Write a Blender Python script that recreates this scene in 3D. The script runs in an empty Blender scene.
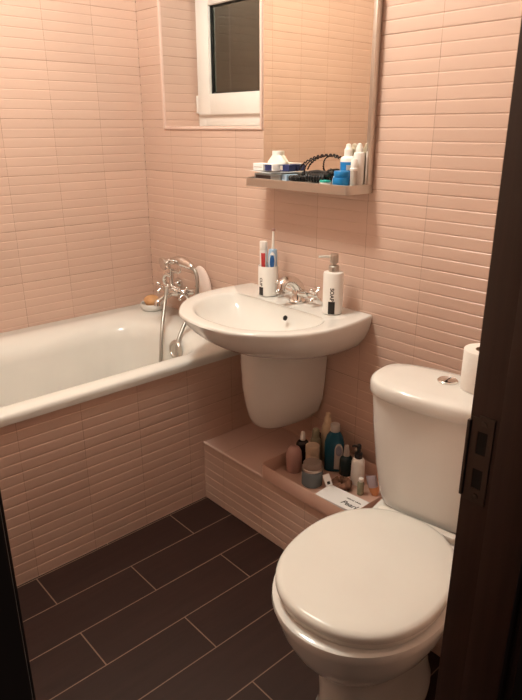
import bpy, bmesh, math, random
from mathutils import Vector, Matrix
random.seed(7)
PI = math.pi
sc = bpy.context.scene
COL = sc.collection

# ---------------------------------------------------------------- camera, world, exposure
cam_data = bpy.data.cameras.new('camera')
cam = bpy.data.objects.new('camera', cam_data)
COL.objects.link(cam)
cam_data.sensor_fit = 'VERTICAL'
cam_data.sensor_height = 24.0
cam_data.lens = 613.56 / 700 * 24.0
cam_data.clip_start = 0.02
cam.matrix_world = (Matrix.Translation((2.3567, -1.4688, 1.3076)) @ Matrix.Rotation(0.8354, 4, 'Z')
                    @ Matrix.Rotation(1.2231, 4, 'X') @ Matrix.Rotation(-0.0015, 4, 'Z'))
sc.camera = cam
world = bpy.data.worlds.new('night')
sc.world = world
world.use_nodes = True
world.node_tree.nodes['Background'].inputs[0].default_value = (0.055, 0.047, 0.041, 1)
world.node_tree.nodes['Background'].inputs[1].default_value = 1.0
sc.view_settings.view_transform = 'Standard'
sc.view_settings.look = 'None'
sc.view_settings.gamma = 1
sc.view_settings.use_curve_mapping = False
sc.view_settings.exposure = 0.0
LAMP_POS = (0.95, -0.77, 2.18)
LAMP_COLOR = (1.0, 0.975, 0.86)
LAMP_STRENGTH = 79.0

# ---------------------------------------------------------------- materials
def mat(name, color, rough=0.5, metal=0.0, spec=0.5, trans=0.0, coat=0.0, ior=1.45, alpha=1.0, bump=None):
    m = bpy.data.materials.new(name); m.use_nodes = True
    nt = m.node_tree; b = nt.nodes['Principled BSDF']
    b.inputs['Base Color'].default_value = (*color, 1)
    b.inputs['Roughness'].default_value = rough
    b.inputs['Metallic'].default_value = metal
    b.inputs['Specular IOR Level'].default_value = spec
    b.inputs['Transmission Weight'].default_value = trans
    b.inputs['Coat Weight'].default_value = coat
    b.inputs['IOR'].default_value = ior
    b.inputs['Alpha'].default_value = alpha
    # gentle procedural variation so that no surface is perfectly flat in tone
    tc = nt.nodes.new('ShaderNodeTexCoord'); nz = nt.nodes.new('ShaderNodeTexNoise')
    nz.inputs['Scale'].default_value = 9.0; nz.inputs['Detail'].default_value = 3
    nt.links.new(tc.outputs['Object'], nz.inputs['Vector'])
    mx = nt.nodes.new('ShaderNodeMix'); mx.data_type = 'RGBA'
    mx.inputs[6].default_value = (*[c * 0.96 for c in color], 1)
    mx.inputs[7].default_value = (*[min(1, c * 1.04) for c in color], 1)
    nt.links.new(nz.outputs['Fac'], mx.inputs[0])
    nt.links.new(mx.outputs[2], b.inputs['Base Color'])
    if bump:
        n2 = nt.nodes.new('ShaderNodeTexNoise'); n2.inputs['Scale'].default_value = bump[0]
        nt.links.new(tc.outputs['Object'], n2.inputs['Vector'])
        bp = nt.nodes.new('ShaderNodeBump'); bp.inputs['Strength'].default_value = bump[1]
        bp.inputs['Distance'].default_value = 0.002
        nt.links.new(n2.outputs['Fac'], bp.inputs['Height'])
        nt.links.new(bp.outputs['Normal'], b.inputs['Normal'])
    return m

class NT:
    """tiny helper for node maths"""
    def __init__(s, nt): s.nt = nt
    def val(s, sock, x):
        if hasattr(x, 'is_linked') or hasattr(x, 'links'): s.nt.links.new(x, sock)
        else: sock.default_value = x
    def m(s, op, a, b=None, c=None):
        n = s.nt.nodes.new('ShaderNodeMath'); n.operation = op
        s.val(n.inputs[0], a)
        if b is not None: s.val(n.inputs[1], b)
        if c is not None: s.val(n.inputs[2], c)
        return n.outputs[0]
    def mix(s, f, a, b):
        n = s.nt.nodes.new('ShaderNodeMix'); n.data_type = 'RGBA'
        s.val(n.inputs[0], f); s.val(n.inputs[6], a); s.val(n.inputs[7], b)
        return n.outputs[2]

T = 0.2004      # tile module (m)
def tile_mat(name, base, grout, rough=0.32, row=True):
    m = bpy.data.materials.new(name); m.use_nodes = True
    nt = m.node_tree; b = nt.nodes['Principled BSDF']; h = NT(nt)
    uv = nt.nodes.new('ShaderNodeUVMap'); uv.uv_map = 'UVMap'
    sp = nt.nodes.new('ShaderNodeSeparateXYZ'); nt.links.new(uv.outputs[0], sp.inputs[0])
    u = h.m('DIVIDE', sp.outputs[0], T); v = h.m('DIVIDE', sp.outputs[1], 0.2)
    def joint(x, w):
        f = h.m('FRACT', x); d = h.m('ABSOLUTE', h.m('SUBTRACT', f, 0.5))
        return h.m('GREATER_THAN', d, 0.5 - w)
    j = h.m('MAXIMUM', joint(u, 0.0045), joint(v, 0.0055) if row else 0.0)
    wn = nt.nodes.new('ShaderNodeTexWhiteNoise'); wn.noise_dimensions = '2D'
    cb = nt.nodes.new('ShaderNodeCombineXYZ')
    nt.links.new(h.m('FLOOR', u), cb.inputs[0]); nt.links.new(h.m('FLOOR', v), cb.inputs[1])
    nt.links.new(cb.outputs[0], wn.inputs['Vector'])
    c0 = h.mix(wn.outputs['Value'], (*[c * .965 for c in base], 1), (*[c * 1.035 for c in base], 1))
    nz = nt.nodes.new('ShaderNodeTexNoise'); nz.inputs['Scale'].default_value = 14
    nt.links.new(uv.outputs[0], nz.inputs['Vector'])
    g = h.mix(nz.outputs['Fac'], (*[c * .55 for c in grout], 1), (*[min(1, c * 1.45) for c in grout], 1))
    nt.links.new(h.mix(j, c0, g), b.inputs['Base Color'])
    nt.links.new(h.m('MULTIPLY_ADD', j, 0.4, rough), b.inputs['Roughness'])
    bp = nt.nodes.new('ShaderNodeBump'); bp.inputs['Strength'].default_value = 0.35; bp.inputs['Distance'].default_value = 0.002
    n2 = nt.nodes.new('ShaderNodeTexNoise'); n2.inputs['Scale'].default_value = 60
    nt.links.new(uv.outputs[0], n2.inputs['Vector'])
    hh = h.m('ADD', h.m('MULTIPLY', j, -1.0), h.m('MULTIPLY', n2.outputs['Fac'], 0.12))
    nt.links.new(hh, bp.inputs['Height']); nt.links.new(bp.outputs['Normal'], b.inputs['Normal'])
    return m

def plank_mat():
    m = bpy.data.materials.new('dark_wood_plank_tile'); m.use_nodes = True
    nt = m.node_tree; b = nt.nodes['Principled BSDF']; h = NT(nt)
    gm = nt.nodes.new('ShaderNodeNewGeometry'); sp = nt.nodes.new('ShaderNodeSeparateXYZ')
    nt.links.new(gm.outputs['Position'], sp.inputs[0])
    X = h.m('DIVIDE', h.m('SUBTRACT', sp.outputs[0], 0.7495), 0.1455)
    row = h.m('FLOOR', X); odd = h.m('FLOORED_MODULO', row, 2.0)
    Y = h.m('DIVIDE', h.m('ADD', h.m('ADD', sp.outputs[1], 0.4575), h.m('MULTIPLY', odd, 0.2465)), 0.493)
    def joint(x, w):
        d = h.m('ABSOLUTE', h.m('SUBTRACT', h.m('FRACT', x), 0.5))
        return h.m('GREATER_THAN', d, 0.5 - w)
    j = h.m('MAXIMUM', joint(X, 0.011), joint(Y, 0.0035))
    wn = nt.nodes.new('ShaderNodeTexWhiteNoise'); wn.noise_dimensions = '2D'
    cb = nt.nodes.new('ShaderNodeCombineXYZ'); nt.links.new(row, cb.inputs[0]); nt.links.new(h.m('FLOOR', Y), cb.inputs[1])
    nt.links.new(cb.outputs[0], wn.inputs['Vector'])
    mp = nt.nodes.new('ShaderNodeMapping'); mp.inputs['Scale'].default_value = (60, 4, 1)
    nt.links.new(gm.outputs['Position'], mp.inputs['Vector'])
    nz = nt.nodes.new('ShaderNodeTexNoise'); nz.inputs['Scale'].default_value = 1.0; nz.inputs['Detail'].default_value = 5
    nt.links.new(mp.outputs[0], nz.inputs['Vector'])
    c = h.mix(nz.outputs['Fac'], (0.015, 0.0055, 0.004, 1), (0.036, 0.0145, 0.0105, 1))
    c = h.mix(h.m('MULTIPLY', wn.outputs['Value'], 0.3), c, (0.040, 0.0165, 0.012, 1))
    c = h.mix(j, c, (0.20, 0.125, 0.09, 1))
    nt.links.new(c, b.inputs['Base Color'])
    b.inputs['Roughness'].default_value = 0.5; b.inputs['Specular IOR Level'].default_value = 0.28
    bp = nt.nodes.new('ShaderNodeBump'); bp.inputs['Strength'].default_value = 0.25; bp.inputs['Distance'].default_value = 0.002
    nt.links.new(h.m('SUBTRACT', h.m('MULTIPLY', nz.outputs['Fac'], 0.3), j), bp.inputs['Height'])
    nt.links.new(bp.outputs['Normal'], b.inputs['Normal'])
    return m

def wood_mat():
    m = mat('dark_wenge_wood', (0.02, 0.011, 0.008), 0.42)
    nt = m.node_tree; b = nt.nodes['Principled BSDF']; h = NT(nt)
    tc = nt.nodes.new('ShaderNodeTexCoord'); mp = nt.nodes.new('ShaderNodeMapping'); mp.inputs['Scale'].default_value = (90, 90, 3)
    nt.links.new(tc.outputs['Object'], mp.inputs['Vector'])
    nz = nt.nodes.new('ShaderNodeTexNoise'); nz.inputs['Detail'].default_value = 4; nz.inputs['Scale'].default_value = 1
    nt.links.new(mp.outputs[0], nz.inputs['Vector'])
    nt.links.new(h.mix(nz.outputs['Fac'], (0.020, 0.010, 0.007, 1), (0.055, 0.028, 0.020, 1)), b.inputs['Base Color'])
    return m

def glass_mat():
    m = bpy.data.materials.new('window_glass'); m.use_nodes = True
    nt = m.node_tree; nt.nodes.remove(nt.nodes['Principled BSDF']); out = nt.nodes['Material Output']
    tr = nt.nodes.new('ShaderNodeBsdfTransparent'); tr.inputs[0].default_value = (0.86, 0.88, 0.84, 1)
    gl = nt.nodes.new('ShaderNodeBsdfGlossy'); gl.inputs['Roughness'].default_value = 0.02
    gl.inputs[0].default_value = (0.90, 0.95, 0.84, 1)
    fr = nt.nodes.new('ShaderNodeFresnel'); fr.inputs['IOR'].default_value = 2.3
    mx = nt.nodes.new('ShaderNodeMixShader')
    nt.links.new(fr.outputs[0], mx.inputs[0]); nt.links.new(tr.outputs[0], mx.inputs[1]); nt.links.new(gl.outputs[0], mx.inputs[2])
    nt.links.new(mx.outputs[0], out.inputs['Surface'])
    return m

PINK = (0.625, 0.437, 0.352)
GROUT = (0.46, 0.30, 0.225)
M = dict(
    tile=tile_mat('pink_ribbed_tile', PINK, GROUT),
    tile_flat=tile_mat('pink_step_tile', (0.62, 0.43, 0.365), GROUT, 0.35),
    trim=mat('pale_pink_edge_trim', (0.72, 0.54, 0.47), 0.35),
    floor=plank_mat(), wood=wood_mat(), glass=glass_mat(),
    ceiling=mat('white_paint', (0.56, 0.54, 0.50), 0.85),
    ceramic=mat('white_glazed_ceramic', (0.77, 0.755, 0.72), 0.12, spec=0.5, coat=0.3),
    enamel=mat('white_bath_enamel', (0.77, 0.755, 0.715), 0.16),
    plastic=mat('white_toilet_seat_plastic', (0.77, 0.75, 0.70), 0.22),
    pvc=mat('white_window_plastic', (0.80, 0.78, 0.74), 0.3),
    chrome=mat('chrome', (0.78, 0.77, 0.75), 0.10, 1.0),
    steel=mat('brushed_aluminium', (0.62, 0.58, 0.53), 0.34, 1.0),
    darksteel=mat('strike_plate_steel', (0.10, 0.082, 0.072), 0.45, 1.0),
    mirror=mat('mirror_silver', (0.86, 0.80, 0.70), 0.005, 1.0),
    rubber=mat('black_gasket', (0.02, 0.02, 0.02), 0.5),
    shutter=mat('grey_outer_shutter', (0.42, 0.41, 0.35), 0.6),
    hole=mat('black_recess', (0.008, 0.007, 0.006), 0.8),
    white=mat('white_plastic', (0.84, 0.82, 0.78), 0.3),
    paper=mat('white_paper', (0.84, 0.83, 0.82), 0.7),
    black=mat('black_plastic', (0.012, 0.012, 0.013), 0.35),
    ink=mat('black_ink', (0.02, 0.017, 0.016), 0.5),
    red=mat('red_plastic', (0.55, 0.05, 0.05), 0.35),
    blue=mat('blue_plastic', (0.015, 0.10, 0.32), 0.3),
    navy=mat('navy_card', (0.02, 0.03, 0.12), 0.5),
    skyblue=mat('bright_blue_plastic', (0.015, 0.22, 0.55), 0.28),
    lightblue=mat('light_blue_card', (0.36, 0.52, 0.70), 0.5),
    teal=mat('teal_plastic', (0.03, 0.40, 0.32), 0.3),
    grey=mat('grey_plastic', (0.30, 0.31, 0.31), 0.4),
    brown=mat('dark_brown_card', (0.06, 0.035, 0.03), 0.6),
    tan=mat('tan_soap', (0.62, 0.34, 0.16), 0.55, bump=(40, .6)),
    cloth=mat('pinkish_white_sponge', (0.80, 0.66, 0.60), 0.9, bump=(160, .9)),
    tray=mat('frosted_pink_plastic', (0.72, 0.46, 0.36), 0.30, trans=0.25),
    cream=mat('cream_plastic', (0.70, 0.55, 0.38), 0.4),
    beige=mat('beige_cap_plastic', (0.52, 0.40, 0.29), 0.45),
    pinkp=mat('dusty_pink_plastic', (0.42, 0.25, 0.22), 0.4),
    darkb=mat('dark_brown_bottle', (0.022, 0.014, 0.014), 0.25),
    greyjar=mat('grey_blue_jar', (0.17, 0.21, 0.23), 0.2),
    greylid=mat('grey_brown_lid', (0.24, 0.18, 0.15), 0.35),
    mouth=mat('blue_mouthwash', (0.01, 0.085, 0.14), 0.15),
    label_grey=mat('pale_bottle_label', (0.50, 0.46, 0.42), 0.5),
    oval=mat('grey_violet_label', (0.22, 0.22, 0.27), 0.5),
    green=mat('grey_green_plastic', (0.26, 0.25, 0.17), 0.4),
    tealdark=mat('dark_teal_bottle', (0.012, 0.035, 0.04), 0.25),
    scrunchie=mat('brown_fabric', (0.22, 0.11, 0.07), 0.9, bump=(90, .8)),
    orange=mat('orange_translucent_plastic', (0.70, 0.33, 0.15), 0.3),
    lilac=mat('lilac_clear_plastic', (0.55, 0.47, 0.52), 0.3, trans=0.3),
    tissue=mat('toilet_tissue', (0.86, 0.82, 0.77), 0.95, bump=(120, .4)),
    cardboard=mat('grey_cardboard', (0.33, 0.25, 0.19), 0.9),
    mesh_hose=mat('metal_shower_hose', (0.45, 0.44, 0.41), 0.42, 1.0),
)
def lamp_mat():
    m = bpy.data.materials.new('lit_opal_globe'); m.use_nodes = True
    b = m.node_tree.nodes['Principled BSDF']
    b.inputs['Base Color'].default_value = (0.9, 0.88, 0.82, 1)
    b.inputs['Emission Color'].default_value = (*LAMP_COLOR, 1)
    b.inputs['Emission Strength'].default_value = LAMP_STRENGTH
    return m
M['lamp'] = lamp_mat()

# ---------------------------------------------------------------- geometry helpers
def obj(name, bm, m, parent=None, smooth=True, loc=(0, 0, 0), ang=40):
    me = bpy.data.meshes.new(name)
    bmesh.ops.recalc_face_normals(bm, faces=bm.faces)
    if smooth:
        for f in bm.faces: f.smooth = True
        lim = math.radians(ang)
        for e in bm.edges:
            if len(e.link_faces) == 2 and e.calc_face_angle(0) > lim: e.smooth = False
    bm.to_mesh(me); bm.free()
    for mm in (m if isinstance(m, (list, tuple)) else [m]): me.materials.append(mm)
    o = bpy.data.objects.new(name, me); COL.objects.link(o)
    o.location = loc
    if parent: o.parent = parent
    return o

def thing(name, label, cat, loc=(0, 0, 0), rz=0.0, group=None, kind=None):
    o = bpy.data.objects.new(name, None); COL.objects.link(o)
    o.empty_display_size = 0.05
    o.location = loc; o.rotation_euler = (0, 0, rz)
    o['label'] = label; o['category'] = cat
    if group: o['group'] = group
    if kind: o['kind'] = kind
    return o

def tag(o, label, cat, group=None):
    o['label'] = label; o['category'] = cat
    if group: o['group'] = group
    return o

def struct(o, label, cat):
    o['kind'] = 'structure'; o['label'] = label; o['category'] = cat
    return o

def bm_box(bm, x0, x1, y0, y1, z0, z1, bev=0.0, seg=2, mi=0):
    vs = [bm.verts.new((x, y, z)) for x in (x0, x1) for y in (y0, y1) for z in (z0, z1)]
    fs = [bm.faces.new([vs[i] for i in q]) for q in ((0, 1, 3, 2), (4, 6, 7, 5), (0, 4, 5, 1), (2, 3, 7, 6), (0, 2, 6, 4), (1, 5, 7, 3))]
    for f in fs: f.material_index = mi
    if bev > 0:
        es = list({e for f in fs for e in f.edges})
        bmesh.ops.bevel(bm, geom=es, offset=bev, segments=seg, profile=0.5, affect='EDGES', clamp_overlap=True)
    return bm

def box(x0, x1, y0, y1, z0, z1, bev=0.0, seg=2):
    return bm_box(bmesh.new(), x0, x1, y0, y1, z0, z1, bev, seg)

def loft(rings, cap0=True, cap1=True, bm=None, mi=0, wrap=False):
    bm = bm or bmesh.new()
    R = [[bm.verts.new(p) for p in r] for r in rings]
    n = len(R[0])
    pairs = list(zip(R, R[1:])) + ([(R[-1], R[0])] if wrap else [])
    for a, b in pairs:
        for i in range(n):
            k = (i + 1) % n
            f = bm.faces.new((a[i], a[k], b[k], b[i])); f.material_index = mi
    if not wrap:
        if cap0: bm.faces.new(R[0]).material_index = mi
        if cap1: bm.faces.new(R[-1]).material_index = mi
    return bm

def circ(cx, cy, z, r, n=28, ry=None):
    ry = r if ry is None else ry
    return [(cx + r * math.cos(2 * PI * i / n), cy + ry * math.sin(2 * PI * i / n), z) for i in range(n)]

def sup(cx, cy, z, a, b, e=2.0, n=48, b2=None):
    """superellipse ring; b for +y half, b2 for the -y half"""
    out = []
    for i in range(n):
        t = 2 * PI * i / n; c, s = math.cos(t), math.sin(t)
        bb = b if s >= 0 or b2 is None else b2
        out.append((cx + a * math.copysign(abs(c) ** (2 / e), c), cy + bb * math.copysign(abs(s) ** (2 / e), s), z))
    return out

def lathe(prof, cx=0, cy=0, n=28, bm=None, mi=0, sx=1.0, sy=1.0):
    rings = [circ(cx, cy, z, max(r, 0.0004) * sx, n, max(r, 0.0004) * sy) for r, z in prof]
    return loft(rings, bm=bm, mi=mi)

def catmull(pts, k=8):
    P = [Vector(p) for p in pts]; P = [2 * P[0] - P[1]] + P + [2 * P[-1] - P[-2]]
    out = []
    for i in range(1, len(P) - 2):
        for j in range(k):
            t = j / k
            out.append(0.5 * ((2 * P[i]) + (P[i + 1] - P[i - 1]) * t + (2 * P[i - 1] - 5 * P[i] + 4 * P[i + 1] - P[i + 2]) * t * t
                              + (3 * P[i] - P[i - 1] - 3 * P[i + 1] + P[i + 2]) * t ** 3))
    out.append(P[-2]); return out

def tube(pts, r, n=12, k=8, bm=None, smooth=True, mi=0):
    P = catmull(pts, k) if smooth and len(pts) > 2 else [Vector(p) for p in pts]
    m = len(P)
    if isinstance(r, (list, tuple)):
        def rad(i):
            x = i / (m - 1) * (len(r) - 1); a = min(int(x), len(r) - 2); return r[a] + (r[a + 1] - r[a]) * (x - a)
    else:
        def rad(i): return r
    t = (P[1] - P[0]).normalized(); up = Vector((0, 0, 1)) if abs(t.z) < .9 else Vector((1, 0, 0))
    nrm = (up - up.dot(t) * t).normalized(); rings = []
    for i in range(m):
        t = (P[min(i + 1, m - 1)] - P[max(i - 1, 0)]).normalized()
        nrm = (nrm - nrm.dot(t) * t).normalized(); bi = t.cross(nrm)
        rings.append([tuple(P[i] + rad(i) * (math.cos(2 * PI * q / n) * nrm + math.sin(2 * PI * q / n) * bi)) for q in range(n)])
    return loft(rings, bm=bm, mi=mi)

def ball(c, r, bm=None, sx=1, sy=1, sz=1, n=14, mi=0):
    bm = bm or bmesh.new()
    k = 9
    rings = []
    for i in range(k + 1):
        a = -PI / 2 + PI * i / k
        rr = max(math.cos(a), 0.02) * r
        rings.append([(c[0] + rr * sx * math.cos(2 * PI * q / n), c[1] + rr * sy * math.sin(2 * PI * q / n), c[2] + r * sz * math.sin(a)) for q in range(n)])
    return loft(rings, bm=bm, mi=mi)

RIB = [(0.0, -.0012), (.035, -.0011), (.075, -.0001), (.30, .0001), (.70, .0001), (.925, -.0001), (.965, -.0011)]
PITCH = 0.2 / 6
def ribs(bm, o, du, nrm, u0, u1, v0, v1, uoff=0.0, voff=0.0):
    """vertical ribbed tile face: point = o + du*u + z*v (+ nrm*relief); joints at u-uoff, v-voff = k*module"""
    uvl = bm.loops.layers.uv.get('UVMap') or bm.loops.layers.uv.new('UVMap')
    o, du, nrm = Vector(o), Vector(du), Vector(nrm)
    lv = []
    k0 = math.floor((v0 - voff) / PITCH) - 1
    k1 = math.ceil((v1 - voff) / PITCH) + 1
    for k in range(k0, k1 + 1):
        for f, d in RIB:
            v = voff + (k + f) * PITCH
            if v0 < v < v1: lv.append((v, d))
    lv = [(v0, 0.0)] + lv + [(v1, 0.0)]
    rows = []
    for v, d in lv:
        rows.append([bm.verts.new(o + du * u + Vector((0, 0, v)) + nrm * d) for u in (u0, u1)])
    for (a, b), (v, _), (w, _) in zip(zip(rows, rows[1:]), lv, lv[1:]):
        f = bm.faces.new((a[0], a[1], b[1], b[0]))
        for l, (uu, vv) in zip(f.loops, ((u0, v), (u1, v), (u1, w), (u0, w))):
            l[uvl].uv = (uu - uoff, vv - voff)
        f.material_index = 0

def raw(name, bm, m, parent=None):
    """link without touching normals/smoothing (wall shells)"""
    me = bpy.data.meshes.new(name); bm.to_mesh(me); bm.free()
    for mm in (m if isinstance(m, (list, tuple)) else [m]): me.materials.append(mm)
    o = bpy.data.objects.new(name, me); COL.objects.link(o)
    if parent: o.parent = parent
    return o

# ---------------------------------------------------------------- the room
YF, XR, H = -1.70, 2.00, 2.42
VO = 1.7387 % 0.2
# floor
o = obj('floor', box(-0.1, 2.75, YF - 0.1, 0.35, -0.06, 0.0), M['floor'], smooth=False)
struct(o, 'dark brown wood-look plank floor with pale grout lines', 'floor')
o = obj('ceiling', box(-0.1, XR + 0.1, YF - 0.1, 0.30, H, H + 0.06), M['ceiling'], smooth=False)
struct(o, 'white painted ceiling above the bathroom', 'ceiling')

# back wall with the window recess
WX0, WX1, WZ0, WZ1, WD = 0.168, 0.734, 1.312, 1.86, 0.165
bm = bmesh.new()
B = (0, 0, 0)
ribs(bm, B, (1, 0, 0), (0, -1, 0), 0.0, XR, 0.0, WZ0, 0, VO)
ribs(bm, B, (1, 0, 0), (0, -1, 0), 0.0, XR, WZ1, H, 0, VO)
ribs(bm, B, (1, 0, 0), (0, -1, 0), 0.0, WX0, WZ0, WZ1, 0, VO)
ribs(bm, B, (1, 0, 0), (0, -1, 0), WX1, XR, WZ0, WZ1, 0, VO)
# reveals of the recess (tiled)
ribs(bm, (WX0, 0, 0), (0, 1, 0), (1, 0, 0), 0.0, WD + .05, WZ0, WZ1, 0.19, VO + 0.03)
ribs(bm, (WX1, 0, 0), (0, 1, 0), (-1, 0, 0), 0.0, WD + .05, WZ0, WZ1, 0.19, VO + 0.03)
uvl = bm.loops.layers.uv['UVMap']
for z in (WZ0, WZ1):
    f = bm.faces.new([bm.verts.new(p) for p in ((WX0, 0, z), (WX1, 0, z), (WX1, WD + .05, z), (WX0, WD + .05, z))])
    for l, q in zip(f.loops, ((0, .02), (.58, .02), (.58, .19), (0, .19))): l[uvl].uv = q
# thickness behind
bm_box(bm, 0.0, WX0 - .002, 0.012, 0.25, 0, H); bm_box(bm, WX1 + .002, XR, 0.012, 0.25, 0, H)
bm_box(bm, WX0 - .002, WX1 + .002, 0.012, 0.25, 0, WZ0 - .002); bm_box(bm, WX0 - .002, WX1 + .002, 0.012, 0.25, WZ1 + .002, H)
o = raw('wall_back', bm, M['tile'])
struct(o, 'pink ribbed tile wall behind the wash basin and toilet', 'wall')

bm = bmesh.new()
ribs(bm, B, (0, -1, 0), (1, 0, 0), 0.0, -YF, 0.0, H, 0, VO)
bm_box(bm, -0.10, -0.012, YF, 0.0, 0, H)
uvl = bm.loops.layers.uv['UVMap']
for f in bm.faces:                        # squeeze the module of this wall to its own tile width
    for l in f.loops: l[uvl].uv.x *= 0.2004 / 0.1963
o = raw('wall_left', bm, M['tile'])
struct(o, 'pink ribbed tile wall along the far side of the bathtub', 'wall')

bm = bmesh.new()
ribs(bm, (0, YF, 0), (1, 0, 0), (0, 1, 0), 0.0, XR, 0.0, H, 0, VO)
bm_box(bm, -0.1, XR + .1, YF - .1, YF - .012, 0, H)
o = raw('wall_front', bm, M['tile'])
struct(o, 'pink ribbed tile wall at the foot of the bathtub', 'wall')

DY0, DY1, DTOP, XO = -1.397, -0.776, 2.02, 2.10      # door opening
bm = bmesh.new()
ribs(bm, (XR, 0, 0), (0, -1, 0), (-1, 0, 0), 0.0, -DY1 - 0.036, 0.0, H, 0, VO)
ribs(bm, (XR, 0, 0), (0, -1, 0), (-1, 0, 0), -DY0 + 0.036, -YF, 0.0, H, 0, VO)
ribs(bm, (XR, 0, 0), (0, -1, 0), (-1, 0, 0), -DY1 - 0.036, -DY0 + 0.036, DTOP + .036, H, 0, VO)
bm_box(bm, XR + .012, XO, DY1 + 0.036, 0.1, 0, H); bm_box(bm, XR + .012, XO, YF - .1, DY0 - 0.036, 0, H)
bm_box(bm, XR + .012, XO, DY0 - .036, DY1 + .036, DTOP + .036, H)
o = raw('wall_right', bm, M['tile'])
struct(o, 'pink tiled wall with the doorway one looks in through', 'wall')

# door frame (open doorway, door itself out of sight)
d1 = thing('door_1', 'dark wenge wood door frame around the open doorway', 'door frame', (XR, DY1, 0), kind='structure')
def rel(bm, off):
    bmesh.ops.translate(bm, verts=bm.verts, vec=Vector(off)); return bm
OFF = (-XR, -DY1, 0)
bm = box(XR + .001, XO, DY1, DY1 + .035, 0, DTOP + .035, .0015)
bm_box(bm, XR + .046, XO, DY1 - .010, DY1 + .001, 0, DTOP, .0015)                 # stop strip
obj('strike_jamb', rel(bm, OFF), M['wood'], d1)
bm = box(XR + .001, XO, DY0 - .035, DY0, 0, DTOP + .035, .0015)
bm_box(bm, XR + .046, XO - .0005, DY0 - .001, DY0 + .0015, 0, DTOP)
obj('hinge_jamb', rel(bm, OFF), M['wood'], d1)
obj('head_jamb', rel(box(XR + .001, XO, DY0, DY1, DTOP, DTOP + .035, .0015), OFF), M['wood'], d1)
bm = box(XO, XO + .014, DY1 + .004, DY1 + .07, 0, DTOP + .07, .003)
bm_box(bm, XO, XO + .014, DY0 - .07, DY0 - .003, 0, DTOP + .07, .003)
bm_box(bm, XO, XO + .014, DY0 - .003, DY1 + .004, DTOP + .004, DTOP + .07, .003)
obj('casing', rel(bm, OFF), M['wood'], d1)
# strike plate with its two openings: built as strips around the holes
yp = DY1 - 0.0022
sx0, sx1, sz0, sz1 = 2.0045, 2.0365, .829, .957
bm = bmesh.new()
def plate(x0, x1, z0, z1): bm_box(bm, x0, x1, yp, DY1 - .0003, z0, z1)
hx0, hx1 = 2.0150, 2.0290
plate(sx0, hx0, sz0, sz1 - .004); plate(hx1, sx1, sz0, sz1)
plate(hx0, hx1, .935, sz1); plate(hx0, hx1, .880, .902); plate(hx0, hx1, sz0, .851)
bm_box(bm, 2.0005, sx0 + .0005, yp - .0035, DY1 - .0003, .835, .948, .0008)
sp_o = obj('strike_plate', rel(bm, OFF), M['darksteel'], d1, smooth=False)
sp_o['label'] = 'steel strike plate with two latch openings'
obj('latch_opening', rel(box(hx0, hx1, DY1 - .0012, DY1 - .0002, .902, .935), OFF), M['hole'], sp_o, smooth=False)
obj('latch_opening', rel(box(hx0, hx1, DY1 - .0012, DY1 - .0002, .851, .880), OFF), M['hole'], sp_o, smooth=False)
for z in (.9465, .8395):
    bm = lathe([(.0042, 0), (.004, .0012), (.002, .0016)], n=16)
    bmesh.ops.rotate(bm, verts=bm.verts, matrix=Matrix.Rotation(PI / 2, 3, 'X'))
    obj('screw', rel(bm, (2.0225 - XR, yp - DY1, z)), M['darksteel'], sp_o)

# window
w1 = thing('window_1', 'white plastic window with dark night glass in a tiled recess', 'window', (WX0, WD, WZ0), kind='structure')
WO = (-WX0, -WD, -WZ0)
def frame_bm(x0, x1, z0, z1, w, y0, y1, bev=.003):
    bm = bmesh.new()
    bm_box(bm, x0, x0 + w, y0, y1, z0, z1, bev); bm_box(bm, x1 - w, x1, y0, y1, z0, z1, bev)
    bm_box(bm, x0 + w - .001, x1 - w + .001, y0, y1, z0, z0 + w, bev); bm_box(bm, x0 + w - .001, x1 - w + .001, y0, y1, z1 - w, z1, bev)
    return bm
obj('outer_frame', rel(frame_bm(WX0 + .002, WX1 - .002, WZ0 + .002, WZ1 - .002, .05, WD, WD + .06), WO), M['pvc'], w1)
sash = obj('sash', rel(frame_bm(WX0 + .020, WX1 - .020, 1.356, 1.822, .078, WD - .016, WD + .05, .004), WO), M['pvc'], w1)
px0, px1, pz0, pz1 = WX0 + .098, WX1 - .098, 1.434, 1.744
obj('gasket', rel(frame_bm(px0 - .001, px1 + .001, pz0 - .001, pz1 + .001, .005, WD - .004, WD + .004, 0), WO), M['rubber'], sash, smooth=False)
obj('pane', rel(box(px0, px1, WD + .004, WD + .007, pz0, pz1), WO), M['glass'], sash, smooth=False)
obj('pane', rel(box(px0, px1, WD + .024, WD + .027, pz0, pz1), WO), M['glass'], sash, smooth=False)
bm = frame_bm(px0 + .014, px1 - .001, pz0 + .001, pz1 - .001, .007, WD + .009, WD + .022, 0)
obj('glazing_spacer', rel(bm, WO), M['pvc'], sash, smooth=False)
bm = bmesh.new()
for i in range(14):
    z = WZ0 + i * .04
    bm_box(bm, WX0 + .003, WX1 - .003, WD + .07, WD + .08, z + .001, z + .038, .003)
obj('roller_shutter', rel(bm, WO), M['shutter'], w1)
# small hinge cover at the lower left of the sash
obj('hinge_cover', rel(box(WX0 + .004, WX0 + .020, WD - .014, WD, 1.362, 1.43, .003), WO), M['pvc'], sash)

# pale edge trims
TW = .011
bm = bmesh.new()
bm_box(bm, WX0 - TW, WX0 + .001, -.006, .004, WZ0 - TW, WZ1 + TW, .003)
bm_box(bm, WX1 - .001, WX1 + TW, -.006, .004, WZ0 - TW, WZ1 + TW, .003)
bm_box(bm, WX0, WX1, -.006, .004, WZ0 - TW, WZ0 + .001, .003)
bm_box(bm, WX0, WX1, -.006, .004, WZ1 - .001, WZ1 + TW, .003)
o = obj('trim_1', bm, M['trim']); struct(o, 'pale pink tile edging around the window recess', 'trim')

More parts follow.
